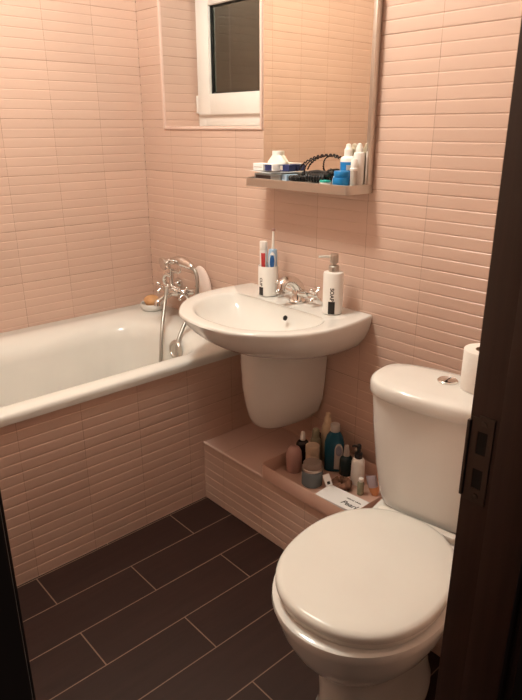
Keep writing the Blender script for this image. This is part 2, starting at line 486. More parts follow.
# tiled bath panel (front of the bathtub) and the boxed-in step
XP, SD, SH = 0.742, 0.289, 0.231
bm = bmesh.new()
ribs(bm, (XP, 0, 0), (0, -1, 0), (1, 0, 0), 0.0, -YF, 0.0, .529, 0.351, .3704 % .2)
bm_box(bm, XP - .03, XP - .010, YF, 0, 0, .529)
uvl = bm.loops.layers.uv['UVMap']
for f in bm.faces:
    for l in f.loops: l[uvl].uv.x *= 0.2004 / 0.1963
o = raw('bath_panel', bm, M['tile'])
struct(o, 'pink ribbed tile panel closing the side of the bathtub', 'bath panel')

bm = bmesh.new()
ribs(bm, (0, -SD, 0), (1, 0, 0), (0, -1, 0), XP, XR, 0.0, SH - .003, 0.05, .03)
uvl = bm.loops.layers.uv['UVMap']
f = bm.faces.new([bm.verts.new(p) for p in ((XP, -SD, SH), (XR, -SD, SH), (XR, 0, SH), (XP, 0, SH))])
for l, q in zip(f.loops, ((XP - .05, .01), (XR - .05, .01), (XR - .05, .19), (XP - .05, .19))): l[uvl].uv = q
f.material_index = 1
bm_box(bm, XP, XR, -SD + .01, -.001, 0, SH - .002)
o = raw('pipe_step', bm, [M['tile'], M['tile_flat']])
struct(o, 'low pink tiled step boxing in the pipes along the wall', 'step')
bm = tube([(XP, -SD + .001, SH - .0025), (XR, -SD + .001, SH - .0025)], .0048, n=12, smooth=False)
o = obj('trim_2', bm, M['trim']); struct(o, 'pale edge strip on the front of the tiled step', 'trim')

# ---------------------------------------------------------------- ceiling lamp
lp = thing('ceiling_lamp', 'lit round white globe lamp on the bathroom ceiling', 'lamp', (LAMP_POS[0], LAMP_POS[1], H))
obj('base', lathe([(.07, -.001), (.07, -.02), (.02, -.026), (.012, -.03), (.012, -.10), (.05, -.115), (.055, -.140)]), M['white'], lp)
obj('globe', ball((0, 0, LAMP_POS[2] - H), .13, n=28), M['lamp'], lp)

# ---------------------------------------------------------------- bathtub
tub = thing('bathtub', 'white enamel bathtub behind the pink tiled side panel', 'bathtub', (0.37, -0.85, 0))
def rr(x0, x1, y0, y1, r, z, n=10, r2=None):
    pts = []
    for (cx, cy, a0) in ((x1 - r, y1 - r, 0), (x0 + r, y1 - r, 90), (x0 + r, y0 + r, 180), (x1 - r, y0 + r, 270)):
        for i in range(n):
            a = math.radians(a0 + 90 * i / (n - 1))
            pts.append((cx + r * math.cos(a) - .37, cy + r * math.sin(a) + .85, z))
    return pts
OX0, OX1, OY0, OY1 = .003, .750, YF + .003, -.003
rings = [rr(.23, .60, -1.50, -.30, .12, .150), rr(.17, .655, -1.57, -.22, .12, .20), rr(.10, .70, -1.62, -.14, .10, .515),
         rr(OX0 + .004, OX1 - .012, OY0 + .004, OY1 - .004, .012, .531), rr(OX0, OX1 - .001, OY0, OY1, .012, .531),
         rr(OX0, OX1, OY0, OY1, .012, .545), rr(OX0, OX1, OY0, OY1, .012, .556), rr(OX0 + .006, OX1 - .006, OY0 + .006, OY1 - .006, .012, .562),
         rr(.100, .690, -1.59, -.165, .13, .562), rr(.122, .682, -1.575, -.182, .14, .559), rr(.150, .672, -1.555, -.20, .15, .548),
         rr(.172, .664, -1.54, -.212, .15, .528), rr(.185, .655, -1.53, -.222, .15, .49),
         rr(.205, .635, -1.50, -.245, .15, .30), rr(.225, .615, -1.47, -.27, .14, .215), rr(.27, .57, -1.40, -.33, .12, .185)]
obj('tub_shell', loft(rings), M['enamel'], tub, ang=55)
for sx in (.25, .57):
    for sy in (-1.35, -.45):
        obj('foot', lathe([(.025, 0), (.025, .01), (.012, .015), (.012, .155)], sx - .37, sy + .85, 16), M['steel'], tub)
bm = lathe([(.038, 0), (.038, .006), (.034, .011), (.024, .013), (.022, .010), (.004, .010)], n=28)
bmesh.ops.rotate(bm, verts=bm.verts, matrix=Matrix.Rotation(math.radians(84), 3, 'X'))
ov = obj('overflow_cover', rel(bm, (.497 - .37, -.224 + .85, .507)), M['steel'], tub); ov['label'] = 'round metal overflow cover'

# ---------------------------------------------------------------- bath mixer tap, hand shower
def cross_handle(bm, c, axis, L=.021, r=.0042, hub=.0085):
    """four spokes with ball ends, perpendicular to axis ('x')"""
    c = Vector(c)
    ball(tuple(c), hub, bm)
    for k in range(4):
        a = PI / 4 + k * PI / 2
        d = Vector((0, math.cos(a), math.sin(a))) if axis == 'x' else Vector((math.cos(a), 0, math.sin(a)))
        tube([c + d * .004, c + d * L], [r * .8, r], n=10, bm=bm, smooth=False)
        ball(tuple(c + d * L), r * 1.45, bm, n=10)
    return bm

mx = thing('bath_mixer_tap', 'chrome bath mixer tap with cross handles on the wall above the bathtub', 'tap', (.29, 0, .68))
bm = tube([(-.075, -.004, .0), (-.075, -.014, 0)], .026, n=24, smooth=False)
tube([(.075, -.004, .0), (.075, -.014, 0)], .026, n=24, bm=bm, smooth=False)
tube([(-.075, -.012, 0), (-.075, -.05, 0), (-.045, -.088, 0)], .013, bm=bm); tube([(.075, -.012, 0), (.075, -.05, 0), (.045, -.088, 0)], .013, bm=bm)
tube([(-.058, -.09, 0), (-.03, -.09, 0), (0, -.09, 0), (.03, -.09, 0), (.058, -.09, 0)], [.016, .022, .025, .022, .016], bm=bm)
obj('body', bm, M['chrome'], mx)
obj('spout', tube([(0, -.095, -.010), (0, -.12, -.020), (0, -.150, -.031), (0, -.165, -.040), (0, -.167, -.052)], [.014, .012, .011, .012, .013]), M['chrome'], mx)
for s in (-1, 1):
    bm = tube([(s * .055, -.09, 0), (s * .072, -.09, 0)], .009, smooth=False)
    obj('handle', cross_handle(bm, (s * .078, -.09, 0), 'x', .026, .0052, .0105), M['chrome'], mx)
bm = tube([(0, -.09, .015), (0, -.09, .06), (0, -.088, .09)], [.012, .009, .010])
tube([(.01, -.088, .078), (-.015, -.088, .084), (-.018, -.088, .100)], .006, bm=bm); tube([(0, -.088, .078), (.055, -.088, .084), (.058, -.088, .103)], .006, bm=bm)
tube([(-.03, -.09, .012), (-.040, -.10, .04), (-.024, -.10, .064), (.002, -.092, .060)], .010, bm=bm)
tube([(.012, -.10, .008), (.020, -.125, .020), (.022, -.132, .018)], .010, bm=bm)
obj('cradle', bm, M['chrome'], mx)

hs = thing('hand_shower', 'chrome telephone-style hand shower resting on the bath tap cradle', 'shower', (.332, -.088, .795))
obj('handle', tube([(-.030, 0, .008), (0, 0, .014), (.04, 0, .014), (.085, 0, .006), (.10, 0, .0)], [.015, .016, .022, .0155, .012]), M['chrome'], hs)
bm = tube([(-.022, .0, .009), (-.042, -.004, .006), (-.050, -.016, .002)], [.011, .013, .017])
tube([(-.050, -.014, .002), (-.053, -.028, -.002), (-.054, -.037, -.003)], [.017, .026, .026], bm=bm, smooth=False, n=20)
obj('shower_head', bm, M['chrome'], hs)
HW = [(.428, -.088, .794), (.452, -.088, .783), (.468, -.092, .74), (.474, -.11, .67), (.484, -.165, .605), (.505, -.219, .545), (.522, -.244, .48), (.530, -.268, .40), (.515, -.30, .30), (.475, -.31, .265), (.462, -.30, .33), (.442, -.264, .45), (.408, -.228, .56), (.352, -.170, .655), (.3125, -.131, .699)]
bm = tube([(x - .332, y + .088, z - .795) for x, y, z in HW], .0072, k=10)
obj('hose', bm, M['mesh_hose'], hs)

bm = bmesh.new()
sp_pts = []
rings = []
for i in range(9):
    a = -PI / 2 + PI * i / 8
    rings.append(sup(0, 0, .016 * math.sin(a), .044 * max(math.cos(a), .05), .068 * max(math.cos(a), .05), 2.3, 28))
loft(rings, bm=bm)
bmesh.ops.rotate(bm, verts=bm.verts, matrix=Matrix.Rotation(math.radians(90), 3, 'X'))
bmesh.ops.rotate(bm, verts=bm.verts, matrix=Matrix.Rotation(math.radians(-30), 3, 'Y'))
o = obj('bath_sponge', bm, M['cloth'], loc=(.405, -.019, .722))
tag(o, 'pinkish white oval sponge hanging against the wall behind the bath tap', 'sponge')

# soap dish and soap on the ledge of the tub
o = obj('soap_dish', lathe([(.044, .0), (.050, .006), (.052, .026), (.050, .029), (.046, .028), (.044, .012), (.02, .010), (.004, .010)], n=32), M['ceramic'], loc=(.120, -.085, .5630))
tag(o, 'round white soap dish on the corner ledge of the bathtub', 'soap dish')
bm = ball((0, 0, 0), .035, sx=1.1, sy=.95, sz=.74, n=20)
for v in bm.verts: v.co += Vector((random.uniform(-1, 1), random.uniform(-1, 1), random.uniform(-1, 1))) * .0016
o = obj('soap_bar', bm, M['tan'], loc=(.120, -.085, .5995), ang=60)
tag(o, 'tan bar of soap lying in the round white dish', 'soap')

# ---------------------------------------------------------------- wash basin
bz = .766
basin = thing('wash_basin', 'white ceramic wall-hung wash basin with half pedestal cover', 'wash basin', (.9605, 0, bz))
def smooth_half(pts, n=26):
    """half outline (right side from the wall to the front) -> full closed ring, evenly resampled"""
    P = catmull([(x, y, 0) for x, y in pts] , 10)
    L = [0]
    for a, b in zip(P, P[1:]): L.append(L[-1] + (b - a).length)
    out = []
    for i in range(n):
        t = L[-1] * i / (n - 1); k = 0
        while k < len(L) - 2 and L[k + 1] < t: k += 1
        f = (t - L[k]) / max(L[k + 1] - L[k], 1e-9); p = P[k].lerp(P[k + 1], f); out.append((p.x, p.y))
    return out
def full(pts, z, sx=1, sy=1, dy=0, n=26):
    h = smooth_half(pts, n)
    r = [(x * sx, y * sy + dy, z) for x, y in h]
    l = [(-x * sx, y * sy + dy, z) for x, y in reversed(h[:-1])]
    back = [(l[-1][0] + (r[0][0] - l[-1][0]) * i / 8, dy + pts[0][1] * sy, z) for i in range(1, 8)]
    return r + l + back
OUT = [(.284, -.002), (.296, -.08), (.299, -.16), (.286, -.25), (.236, -.343), (.148, -.420), (.07, -.446), (0, -.453)]
INN = [(.150, -.126), (.190, -.131), (.218, -.146), (.234, -.178), (.238, -.215), (.226, -.272), (.180, -.338), (.105, -.386), (.05, -.399), (0, -.403)]
def under(z, a_, b_): return [(x, y, z * (1 + .72 * y * (1 if z < -.01 else 0))) for x, y, z in full(OUT, z, a_, b_)]
rings = [under( -.160, .42, .62), under( -.154, .55, .69), under( -.138, .70, .775), under( -.112, .83, .855), under( -.080, .92, .918), under( -.048, .972, .962), under( -.022, .993, .987), under( -.007, 1, 1),
         full(OUT, -.001, .993, .994), full(OUT, .0, .978, .985),
         full(INN, -.001, 1.03, 1.015), full(INN, -.003, 1.0, 1.0), full(INN, -.010, .975, .985, -.002), full(INN, -.030, .91, .93, -.012), full(INN, -.058, .78, .80, -.045), full(INN, -.080, .58, .60, -.095), full(INN, -.090, .30, .32, -.155), full(INN, -.091, .08, .09, -.20)]
obj('bowl', loft(rings), M['ceramic'], basin, ang=60)
# half pedestal cover
def dee(z, a, b, y0=-.02, n=40):
    out = []
    for i in range(n):
        t = PI * i / (n - 1) ; c, s = math.cos(t), math.sin(t)
        out.append((a * math.copysign(abs(c) ** .8, c), y0 - b * abs(s) ** .8, z))
    return out
rings = [dee(z, a_ * .885, b_, y_) for z, a_, b_, y_ in ((-.424, .040, .10, -.07), (-.421, .066, .15, -.055), (-.408, .088, .190, -.036), (-.385, .103, .217, -.02), (-.34, .113, .240, -.010), (-.27, .119, .256, -.006), (-.19, .123, .262, -.004), (-.128, .126, .262, -.004))]
obj('half_pedestal', loft(rings), M['ceramic'], basin, ang=55)
bm = lathe([(.0085, 0), (.0085, .003), (.007, .0035), (.0062, .002), (.001, .002)], n=20)
bmesh.ops.rotate(bm, verts=bm.verts, matrix=Matrix.Rotation(math.radians(62), 3, 'X'))
ovh = obj('overflow_hole', rel(bm, (.058, -.1525, -.030)), M['hole'], basin); ovh['label'] = 'dark overflow hole'
bm = lathe([(.020, -.091), (.020, -.0885), (.014, -.0875), (.002, -.0875)], 0, -.225, 24)
obj('drain', bm, M['chrome'], basin)

# basin tap
bt = thing('basin_tap', 'chrome mixer tap with two cross handles on the wash basin', 'tap', (.980, -.060, bz + .0012))
bm = lathe([(.028, 0), (.028, .004), (.022, .010), (.020, .025), (.019, .040), (.014, .046)])
tube([(-.05, 0, .034), (-.02, 0, .030), (.02, 0, .030), (.05, 0, .034)], [.011, .015, .015, .011], bm=bm)
obj('body', bm, M['chrome'], bt)
obj('spout', tube([(0, .008, .022), (0, .002, .046), (0, -.022, .069), (0, -.050, .077), (0, -.072, .068), (0, -.079, .052)], [.022, .0205, .0185, .0165, .0145, .014]), M['chrome'], bt)
for s in (-1, 1):
    bm = tube([(s * .046, 0, .034), (s * .074, 0, .036)], .008, smooth=False)
    obj('handle', cross_handle(bm, (s * .078, 0, .036), 'x', .025, .0048, .0105), M['chrome'], bt)

# ---------------------------------------------------------------- lettering helper
def text_on_cylinder(body, size, r, ang_c, z_c, m, name, parent, depth=.0006, vertical=True, stretch=1.0):
    cu = bpy.data.curves.new(name, 'FONT'); cu.body = body; cu.size = size; cu.align_x = 'CENTER'; cu.align_y = 'CENTER'; cu.offset = size * .018
    t = bpy.data.objects.new(name, cu); COL.objects.link(t)
    dg = bpy.context.evaluated_depsgraph_get()
    me = bpy.data.meshes.new_from_object(t.evaluated_get(dg))
    bpy.data.objects.remove(t); bpy.data.curves.remove(cu)
    bm = bmesh.new(); bm.from_mesh(me); bpy.data.meshes.remove(me)
    bmesh.ops.triangulate(bm, faces=bm.faces)
    ext = bmesh.ops.extrude_face_region(bm, geom=list(bm.faces))
    for e in ext['geom']:
        if isinstance(e, bmesh.types.BMVert): e.co.z += 1.0
    for v in bm.verts:
        x, y, zz = v.co
        x *= stretch
        if vertical: u, w = y, -x            # reads downwards
        else: u, w = x, y
        R = r + (depth if zz > .5 else -.0002)
        a = ang_c + u / r
        v.co = Vector((R * math.cos(a), R * math.sin(a), z_c + w))
    return obj(name, bm, m, parent, smooth=False)
def patch_on_cylinder(r, a0, a1, z0, z1, m, name, parent, n=10, depth=.0006):
    rings = []
    for i in range(n + 1):
        a = a0 + (a1 - a0) * i / n; c, s = math.cos(a), math.sin(a); R = r + depth; q = r - .0002
        rings.append([(q * c, q * s, z0), (R * c, R * s, z0), (R * c, R * s, z1), (q * c, q * s, z1)])
    return obj(name, loft(rings), m, parent, smooth=False)

CAM = Vector((2.3567, -1.4688))
def face_ang(x, y, off):
    """direction in which a maker's mark on a round pot is turned (off in degrees from the doorway)"""
    d = CAM - Vector((x, y)); return math.atan2(d.y, d.x) + math.radians(off)

# soap dispenser
sx, sy, sz = 1.145, -.074, bz + .0008
sd = thing('soap_dispenser', 'white cylindrical pump soap dispenser with black lettering on the basin', 'soap dispenser', (sx, sy, sz))
obj('bottle', lathe([(.029, 0), (.031, .002), (.031, .124), (.0295, .128), (.016, .130), (.0155, .130)], n=36), M['white'], sd)
obj('collar', lathe([(.016, .129), (.016, .146), (.013, .149), (.008, .150), (.008, .158)], n=24), M['steel'], sd)
bm = lathe([(.0125, .157), (.0130, .160), (.0130, .180), (.0115, .183), (.002, .183)], n=24)
d = Vector((-.72, -.60, 0)).normalized()
tube([Vector((0, 0, .1745)), Vector((0, 0, .1745)) + d * .03, Vector((0, 0, .1735)) + d * .047], [.0042, .0036, .003], bm=bm, smooth=False)
ph = obj('pump_head', bm, M['steel'], sd)
a = face_ang(sx, sy, -6)
text_on_cylinder('SOAP', .0165, .031, a, .064, M['ink'], 'lettering', sd)
patch_on_cylinder(.031, a - .33, a + .33, .003, .042, M['ink'], 'black_panel', sd)

# cup and its contents
cx, cy = .850, -.072
cup = thing('toothbrush_cup', 'white cup holding toothbrushes on the left of the basin ledge', 'cup', (cx, cy, bz + .0008))
obj('cup_body', lathe([(.031, 0), (.034, .003), (.034, .100), (.033, .102), (.0315, .100), (.0312, .006), (.003, .005)], n=36), M['white'], cup)
a = face_ang(cx, cy, -46)
text_on_cylinder('CUP', .0150, .034, a, .050, M['ink'], 'lettering', cup)
patch_on_cylinder(.034, a - .27, a + .27, .004, .032, M['ink'], 'black_panel', cup)

zc = bz + .0008 + .0055
tp = thing('toothpaste_tube', 'white and red toothpaste tube standing in the cup', 'toothpaste', (cx - .0150, cy - .008, zc))
rings = [sup(0, 0, z, a_, b_, 2.3, 24) for z, a_, b_ in ((.0, .012, .003), (.03, .0130, .007), (.08, .0130, .010), (.143, .0130, .0125), (.150, .012, .0115))]
obj('tube_body', loft(rings), M['white'], tp)
bm = bmesh.new()
dvec = CAM - Vector((cx, cy)); aa = math.atan2(dvec.y, dvec.x)
rings = []
for i in range(7):
    t = aa - .75 + 1.2 * i / 6
    c_, s_ = math.cos(t), math.sin(t)
    def P(k, z, q): 
        e = 2 / 2.3
        A, Bv = ((.0130, .0104) if z < .1 else (.0130, .0121))
        return (k * A * math.copysign(abs(c_) ** e, c_), k * Bv * math.copysign(abs(s_) ** e, s_), z)
    rings.append([P(.94, .088, 0), P(1.06, .088, 0), P(1.06, .139, 0), P(.94, .139, 0)])
lb = obj('red_stripe', loft(rings), M['red'], tp); lb['label'] = 'red printed stripe'
obj('cap', lathe([(.012, .149), (.0132, .151), (.0132, .175), (.012, .177)], n=24), M['white'], tp)

eb = thing('electric_toothbrush', 'blue and white electric toothbrush standing in the cup', 'toothbrush', (cx + .0120, cy + .005, zc))
eb.rotation_euler = (math.radians(0), math.radians(2), 0)
obj('handle', lathe([(.010, 0), (.0130, .01), (.0155, .08), (.0160, .135), (.0135, .152), (.006, .154)], n=24), M['lightblue'], eb)
r_ = .0133
def oval_patch(name, m, aw, zc_, hz, depth, parent):
    bm = bmesh.new(); ring0 = []; ring1 = []
    for i in range(28):
        t = 2 * PI * i / 28; a_ = aa + math.radians(-6) + aw * math.cos(t); z_ = zc_ + hz * math.sin(t)
        rr0 = .0135; rr1 = .0162 + depth
        ring0.append((rr0 * math.cos(a_), rr0 * math.sin(a_), z_)); ring1.append((rr1 * math.cos(a_), rr1 * math.sin(a_), z_))
    loft([ring0, ring1], bm=bm); return obj(name, bm, m, parent, smooth=False)
oval_patch('grip_ring', M['white'], .72, .116, .030, .0002, eb)
oval_patch('grip_pad', M['blue'], .5, .113, .023, .0010, eb)
obj('neck', tube([(0, 0, .152), (0, 0, .175), (0, 0, .216)], [.0055, .0042, .0036]), M['white'], eb)
bm = tube([(0, 0, .214), (0, 0, .222)], .0062, smooth=False, n=16)
obj('brush_head', bm, M['pinkp'], eb)
sb = thing('toothbrush', 'small grey toothbrush handle leaning in the back of the cup', 'toothbrush', (cx - .022, cy + .008, zc))
obj('handle', tube([(.016, .0, .002), (.004, .002, .06), (-.006, .004, .112)], .0032), M['grey'], sb)

# ---------------------------------------------------------------- mirror and shelf
mr = thing('wall_mirror', 'tall rectangular mirror with metal side strip above the basin shelf', 'mirror', (.993, -.002, 1.158))
MX = .993
obj('backing', box(.774 - MX, 1.213 - MX, -.016, .0, 0, .75), M['steel'], mr, smooth=False)
obj('mirror_glass', box(.773 - MX, 1.207 - MX, -.021, -.0165, 0, .75), M['mirror'], mr, smooth=False)
obj('side_strip', box(1.2075 - MX, 1.2195 - MX, -.026, -.004, -.003, .75, .0015), M['steel'], mr)
sh = thing('mirror_shelf', 'brushed aluminium shelf with rounded corners below the mirror', 'shelf', (.993, -.001, 1.128))
def shelf_ring(z, ins=0, y_back=-.001):
    x0, x1, y0, r = .770 - MX + ins, 1.217 - MX - ins, -.108 + ins, .02
    pts = [(x1, y_back, z)]
    for i in range(8):
        t = math.radians(0 - 90 * i / 7); pts.append((x1 - r + r * math.cos(t), y0 + r + r * math.sin(t), z))
    for i in range(8):
        t = math.radians(-90 - 90 * i / 7); pts.append((x0 + r + r * math.cos(t), y0 + r + r * math.sin(t), z))
    pts.append((x0, y_back, z)); return pts
obj('shelf_board', loft([shelf_ring(0, .001), shelf_ring(.001), shelf_ring(.0255), shelf_ring(.0265, .001), shelf_ring(.0265, .003), shelf_ring(.0235, .0035)]), M['steel'], sh, ang=35)
SZ = 1.128 + .0240          # top surface of the shelf

# things on the shelf ------------------------------------------------
g = 'boxes and papers on the mirror shelf'
def carton(name, label, cat, cx, cy, z, lx, ly, lz, rz, mats, group=None, panels=()):
    t = thing(name, label, cat, (cx, cy, z), rz, group)
    obj('body', box(-lx / 2, lx / 2, -ly / 2, ly / 2, 0, lz, .0008, 1), mats, t, smooth=False)
    for (nm, m, x0, x1, z0, z1) in panels:
        obj(nm, box(x0, x1, -ly / 2 - .0005, -ly / 2 + .0006, z0, z1), m, t, smooth=False)
    return t
carton('flat_box', 'flat dark brown and pale box lying lowest at the left end of the shelf', 'box', .866, -.066, SZ + .0003, .125, .055, .0165, math.radians(-3), M['grey'], None,
       (('dark_print', M['brown'], -.055, .02, .002, .012),))
t = carton('blue_box', 'light blue small box standing beside the black hair clip on the shelf', 'box', .946, -.070, SZ + .0003, .024, .045, .0185, math.radians(-6), M['lightblue'], None)
bm = bmesh.new()
N = 14
top = []
for j in range(2):
    for i in range(N + 1):
        x = -.092 + .175 * i / N; y = (-.048, .030)[j]
        top.append(bm.verts.new((x, y + .003 * math.sin(i), .0018 + .0022 * math.sin(i * .55 + j))))
for i in range(N): bm.faces.new((top[i], top[i + 1], top[N + 2 + i], top[N + 1 + i]))
bmesh.ops.solidify(bm, geom=list(bm.faces), thickness=.0007)
o = obj('leaflet', bm, M['paper'], loc=(.866, -.060, SZ + .0208))
tag(o, 'folded white paper leaflet lying on the boxes at the shelf\'s left end', 'leaflet')
carton('medicine_carton', 'white and navy carton lying on the paper at the shelf\'s left end', 'box', .838, -.066, SZ + .0254, .100, .038, .0215, math.radians(-3), M['paper'], None,
       (('navy_print', M['navy'], .012, .044, .001, .020), ('grey_print', M['grey'], .003, .012, .001, .020), ('fine_print', M['label_grey'], -.045, -.005, .009, .0115)))
# white trapezoid-shouldered bottle lying/standing on the carton
bt_ = thing('white_flask', 'white flask with sloping shoulders standing behind the white carton', 'bottle', (.844, -.030, SZ + .0208))
rings = [sup(0, 0, z, a_, b_, 2.6, 32) for z, a_, b_ in ((0, .038, .010), (.003, .040, .0115), (.026, .040, .0115), (.031, .038, .011), (.050, .018, .010), (.052, .016, .010))]
obj('body', loft(rings), M['white'], bt_)
rings = [sup(0, 0, z, a_, b_, 2.6, 32) for z, a_, b_ in ((.0515, .0165, .0098), (.0525, .0175, .010), (.063, .0165, .010), (.064, .015, .009))]
obj('cap', loft(rings), M['white'], bt_)
carton('pocket_box', 'small dark blue carton with white lid lying right of the white carton', 'box', .9105, -.046, SZ + .0254, .038, .034, .020, math.radians(8), M['navy'], None,
       (('pale_print', M['label_grey'], -.018, -.006, .004, .018),))

# black hair claw clips / coil ties
def coil(name, label, pts, R, r, turns, n=7, m='black'):
    P = catmull(pts, 12); m_ = len(P); steps = turns * 10; q = []
    for i in range(steps + 1):
        x = i / steps * (m_ - 1); a_ = min(int(x), m_ - 2); p = P[a_].lerp(P[a_ + 1], x - a_)
        t = (P[min(a_ + 1, m_ - 1)] - P[max(a_ - 0, 0)]).normalized()
        up = Vector((0, 1, 0)); n1 = (up - up.dot(t) * t).normalized(); n2 = t.cross(n1); th = 2 * PI * turns * i / steps
        q.append(p + R * (math.cos(th) * n1 + math.sin(th) * n2))
    return tag(obj(name, tube(q, r, n=n, smooth=False), M[m]), label, 'hair tie', 'black spiral hair ties on the shelf')
ring = lambda cx, cy, z, rx, ry, n=12: [(cx + rx * math.cos(2 * PI * i / n), cy + ry * math.sin(2 * PI * i / n), z) for i in range(n + 1)]
coil('coil_hair_tie', 'black spiral hair tie lying next to the blue box on the shelf', ring(.985, -.073, SZ + .0095, .024, .018), .0062, .0028, 22)
coil('coil_hair_tie', 'black spiral hair tie lying before the zigzag hairband', ring(1.010, -.046, SZ + .0210, .022, .016), .0060, .0028, 20)
hc = thing('hair_claw', 'black plastic hair claw clip lying in the middle of the shelf', 'hair clip', (1.062, -.066, SZ))
bm = bmesh.new()
for s in (-1, 1):
    for i in range(7):
        x = -.033 + i * .011
        tube([(x, s * .004, .027), (x + .001, s * .016, .020), (x + .002, s * .019, .010), (x, s * .012, .003)], [.0042, .0044, .0036, .0022], n=8, k=5, bm=bm)
obj('teeth', bm, M['black'], hc)
bm = tube([(-.037, 0, .0265), (0, 0, .029), (.037, 0, .0265)], [.0065, .0085, .0065])
tube([(-.02, -.012, .022), (.01, -.014, .0225), (.036, -.010, .022)], .006, bm=bm); tube([(-.02, .012, .022), (.01, .014, .0225), (.036, .010, .022)], .006, bm=bm)
obj('spine', bm, M['black'], hc)
bm = tube([(.030, 0, .028), (.045, 0, .034), (.052, 0, .040)], [.006, .0045, .005]); tube([(.030, -.006, .024), (.050, -.008, .026), (.058, -.008, .034)], [.006, .005, .004], bm=bm)
obj('grip', bm, M['black'], hc)
# zigzag hairband
P = catmull([(.958, -.042, SZ + .030), (.972, -.040, SZ + .048), (1.000, -.036, SZ + .064), (1.035, -.034, SZ + .075), (1.075, -.032, SZ + .078), (1.108, -.030, SZ + .071)], 10)
q = [p + Vector((0, 0, .0022 * (1 if i % 4 < 2 else -1))) for i, p in enumerate(P)]
bm = tube(q, .0021, n=8, smooth=False)
P = catmull([(1.012, -.070, SZ + .020), (1.005, -.066, SZ + .034), (1.010, -.060, SZ + .052), (1.026, -.050, SZ + .066), (1.05, -.042, SZ + .074), (1.085, -.034, SZ + .0765)], 10)
q = [p + Vector((.0016 * (1 if i % 4 < 2 else -1), 0, .0016 * (1 if i % 4 < 2 else -1))) for i, p in enumerate(P)]
tube(q, .0020, n=8, smooth=False, bm=bm)
tag(obj('zigzag_hairband', bm, M['darkb']), 'dark zigzag hairband arching up over the black hair ties', 'hairband')

def small_bottle(name, label, x, y, z0, prof, m, cap=None, capm='white', group=None, n=26, panels=(), cat='bottle', sx_=1, sy_=1, rz=0):
    t = thing(name, label, cat, (x, y, z0), rz, group)
    obj('body', lathe(prof, n=n, sx=sx_, sy=sy_), M[m], t)
    if cap: obj('cap', lathe(cap, n=22), M[capm], t)
    for nm, mm, r, a0, a1, z0_, z1_ in panels:
        patch_on_cylinder(r, a0, a1, z0_, z1_, M[mm], nm, t, 14)
    return t
small_bottle('cream_tin', 'flat white and green round tin lying near the shelf front', 1.112, -.090, SZ + .0003, [(.0155, 0), (.016, .001), (.016, .005), (.0155, .0055)], 'white', [(.0162, .0054), (.0165, .006), (.0165, .010), (.0155, .0112), (.002, .0114)], 'teal', cat='tin')
small_bottle('blue_jar', 'round bright blue jar with a blue screw lid at the shelf front', 1.166, -.082, SZ + .0003, [(.022, 0), (.0245, .003), (.0245, .016), (.0235, .021), (.019, .0225)], 'skyblue', [(.020, .0222), (.0215, .024), (.0215, .037), (.020, .0395), (.002, .040)], 'skyblue', cat='jar')
tag(obj('cotton_pad', rel(loft([circ(0, 0, z, r, 24) for z, r in ((-.0035, .014), (-.0025, .016), (.0025, .016), (.0035, .014))]), (0, 0, 0)), M['paper']), 'white round cotton pad leaning behind the blue jar', 'cotton pad')
o = bpy.data.objects['cotton_pad']; o.rotation_euler = (math.radians(70), 0, math.radians(-30)); o.location = (1.1355, -.0720, SZ + .0170)
am = face_ang(1.152, -.036, 0)
small_bottle('eye_drop_bottle', 'white squeeze bottle with wide blue label at the left of the bottle cluster', 1.150, -.036, SZ + .0003,
             [(.021, 0), (.0225, .002), (.0225, .068), (.020, .074), (.0125, .078)], 'white', [(.012, .0775), (.012, .096), (.009, .099), (.0065, .110), (.002, .112)], 'white',
             panels=(('blue_label', 'skyblue', .0225, am - 1.25, am + 1.25, .010, .062), ('label_mark', 'label_grey', .0229, am - .2, am + .5, .040, .054)))
am = face_ang(1.199, -.036, 0)
small_bottle('nozzle_bottle', 'plain white squeeze bottle with pointed cap next to the mirror strip', 1.1935, -.040, SZ + .0003,
             [(.0145, 0), (.016, .002), (.016, .082), (.0145, .088), (.010, .091)], 'white', [(.0105, .0905), (.0105, .100), (.008, .104), (.006, .112), (.002, .114)], 'white')
wt = thing('wide_cap_tube', 'white standing tube with stepped lid right of the blue jar', 'tube', (1.2005 - .001, -.0665 + .0, SZ + .0003))
wt.location = (1.2005, -.0690, SZ + .0003)
obj('body', lathe([(.0090, 0), (.0098, .001), (.0105, .038), (.0105, .041)], n=22), M['label_grey'], wt)
obj('cap', lathe([(.0115, .0408), (.0120, .042), (.0120, .047), (.0095, .049), (.0092, .068), (.007, .072), (.002, .073)], n=22), M['white'], wt)
tbh = thing('plastic_stick', 'thin white plastic stick leaning at the right end of the shelf', 'stick', (1.2120, -.029, SZ + .0008))
obj('shaft', tube([(0, .0, .001), (.0, .0005, .04), (.0, .001, .080), (.0, .0015, .092)], [.0022, .0026, .0026, .0018], n=10), M['white'], tbh)

# ---------------------------------------------------------------- tray on the step and the bottles in it
TX0, TX1, TY0, TY1, TZ = 1.060, 1.440, -.2995, -.030, SH + .0006
tr = thing('storage_tray', 'long frosted pink plastic tray of toiletries on the tiled step', 'tray', ((TX0 + TX1) / 2, (TY0 + TY1) / 2, TZ))
tcx, tcy = (TX0 + TX1) / 2, (TY0 + TY1) / 2
def tray_ring(ins, z): return [(x - tcx, y - tcy, z) for (x, y, _) in [(p[0] + .37, p[1] - .85, 0) for p in rr(TX0 + ins, TX1 - ins, TY0 + ins, TY1 - ins, .014, z, 6)]]
obj('tray_body', loft([tray_ring(.004, 0), tray_ring(.001, .003), tray_ring(0, .050), tray_ring(.0015, .052), tray_ring(.003, .050), tray_ring(.0035, .004), tray_ring(.006, .003)]), M['tray'], tr, ang=40)
BZ = TZ + .0034
def tb(*a, **k): return small_bottle(*a, **k)
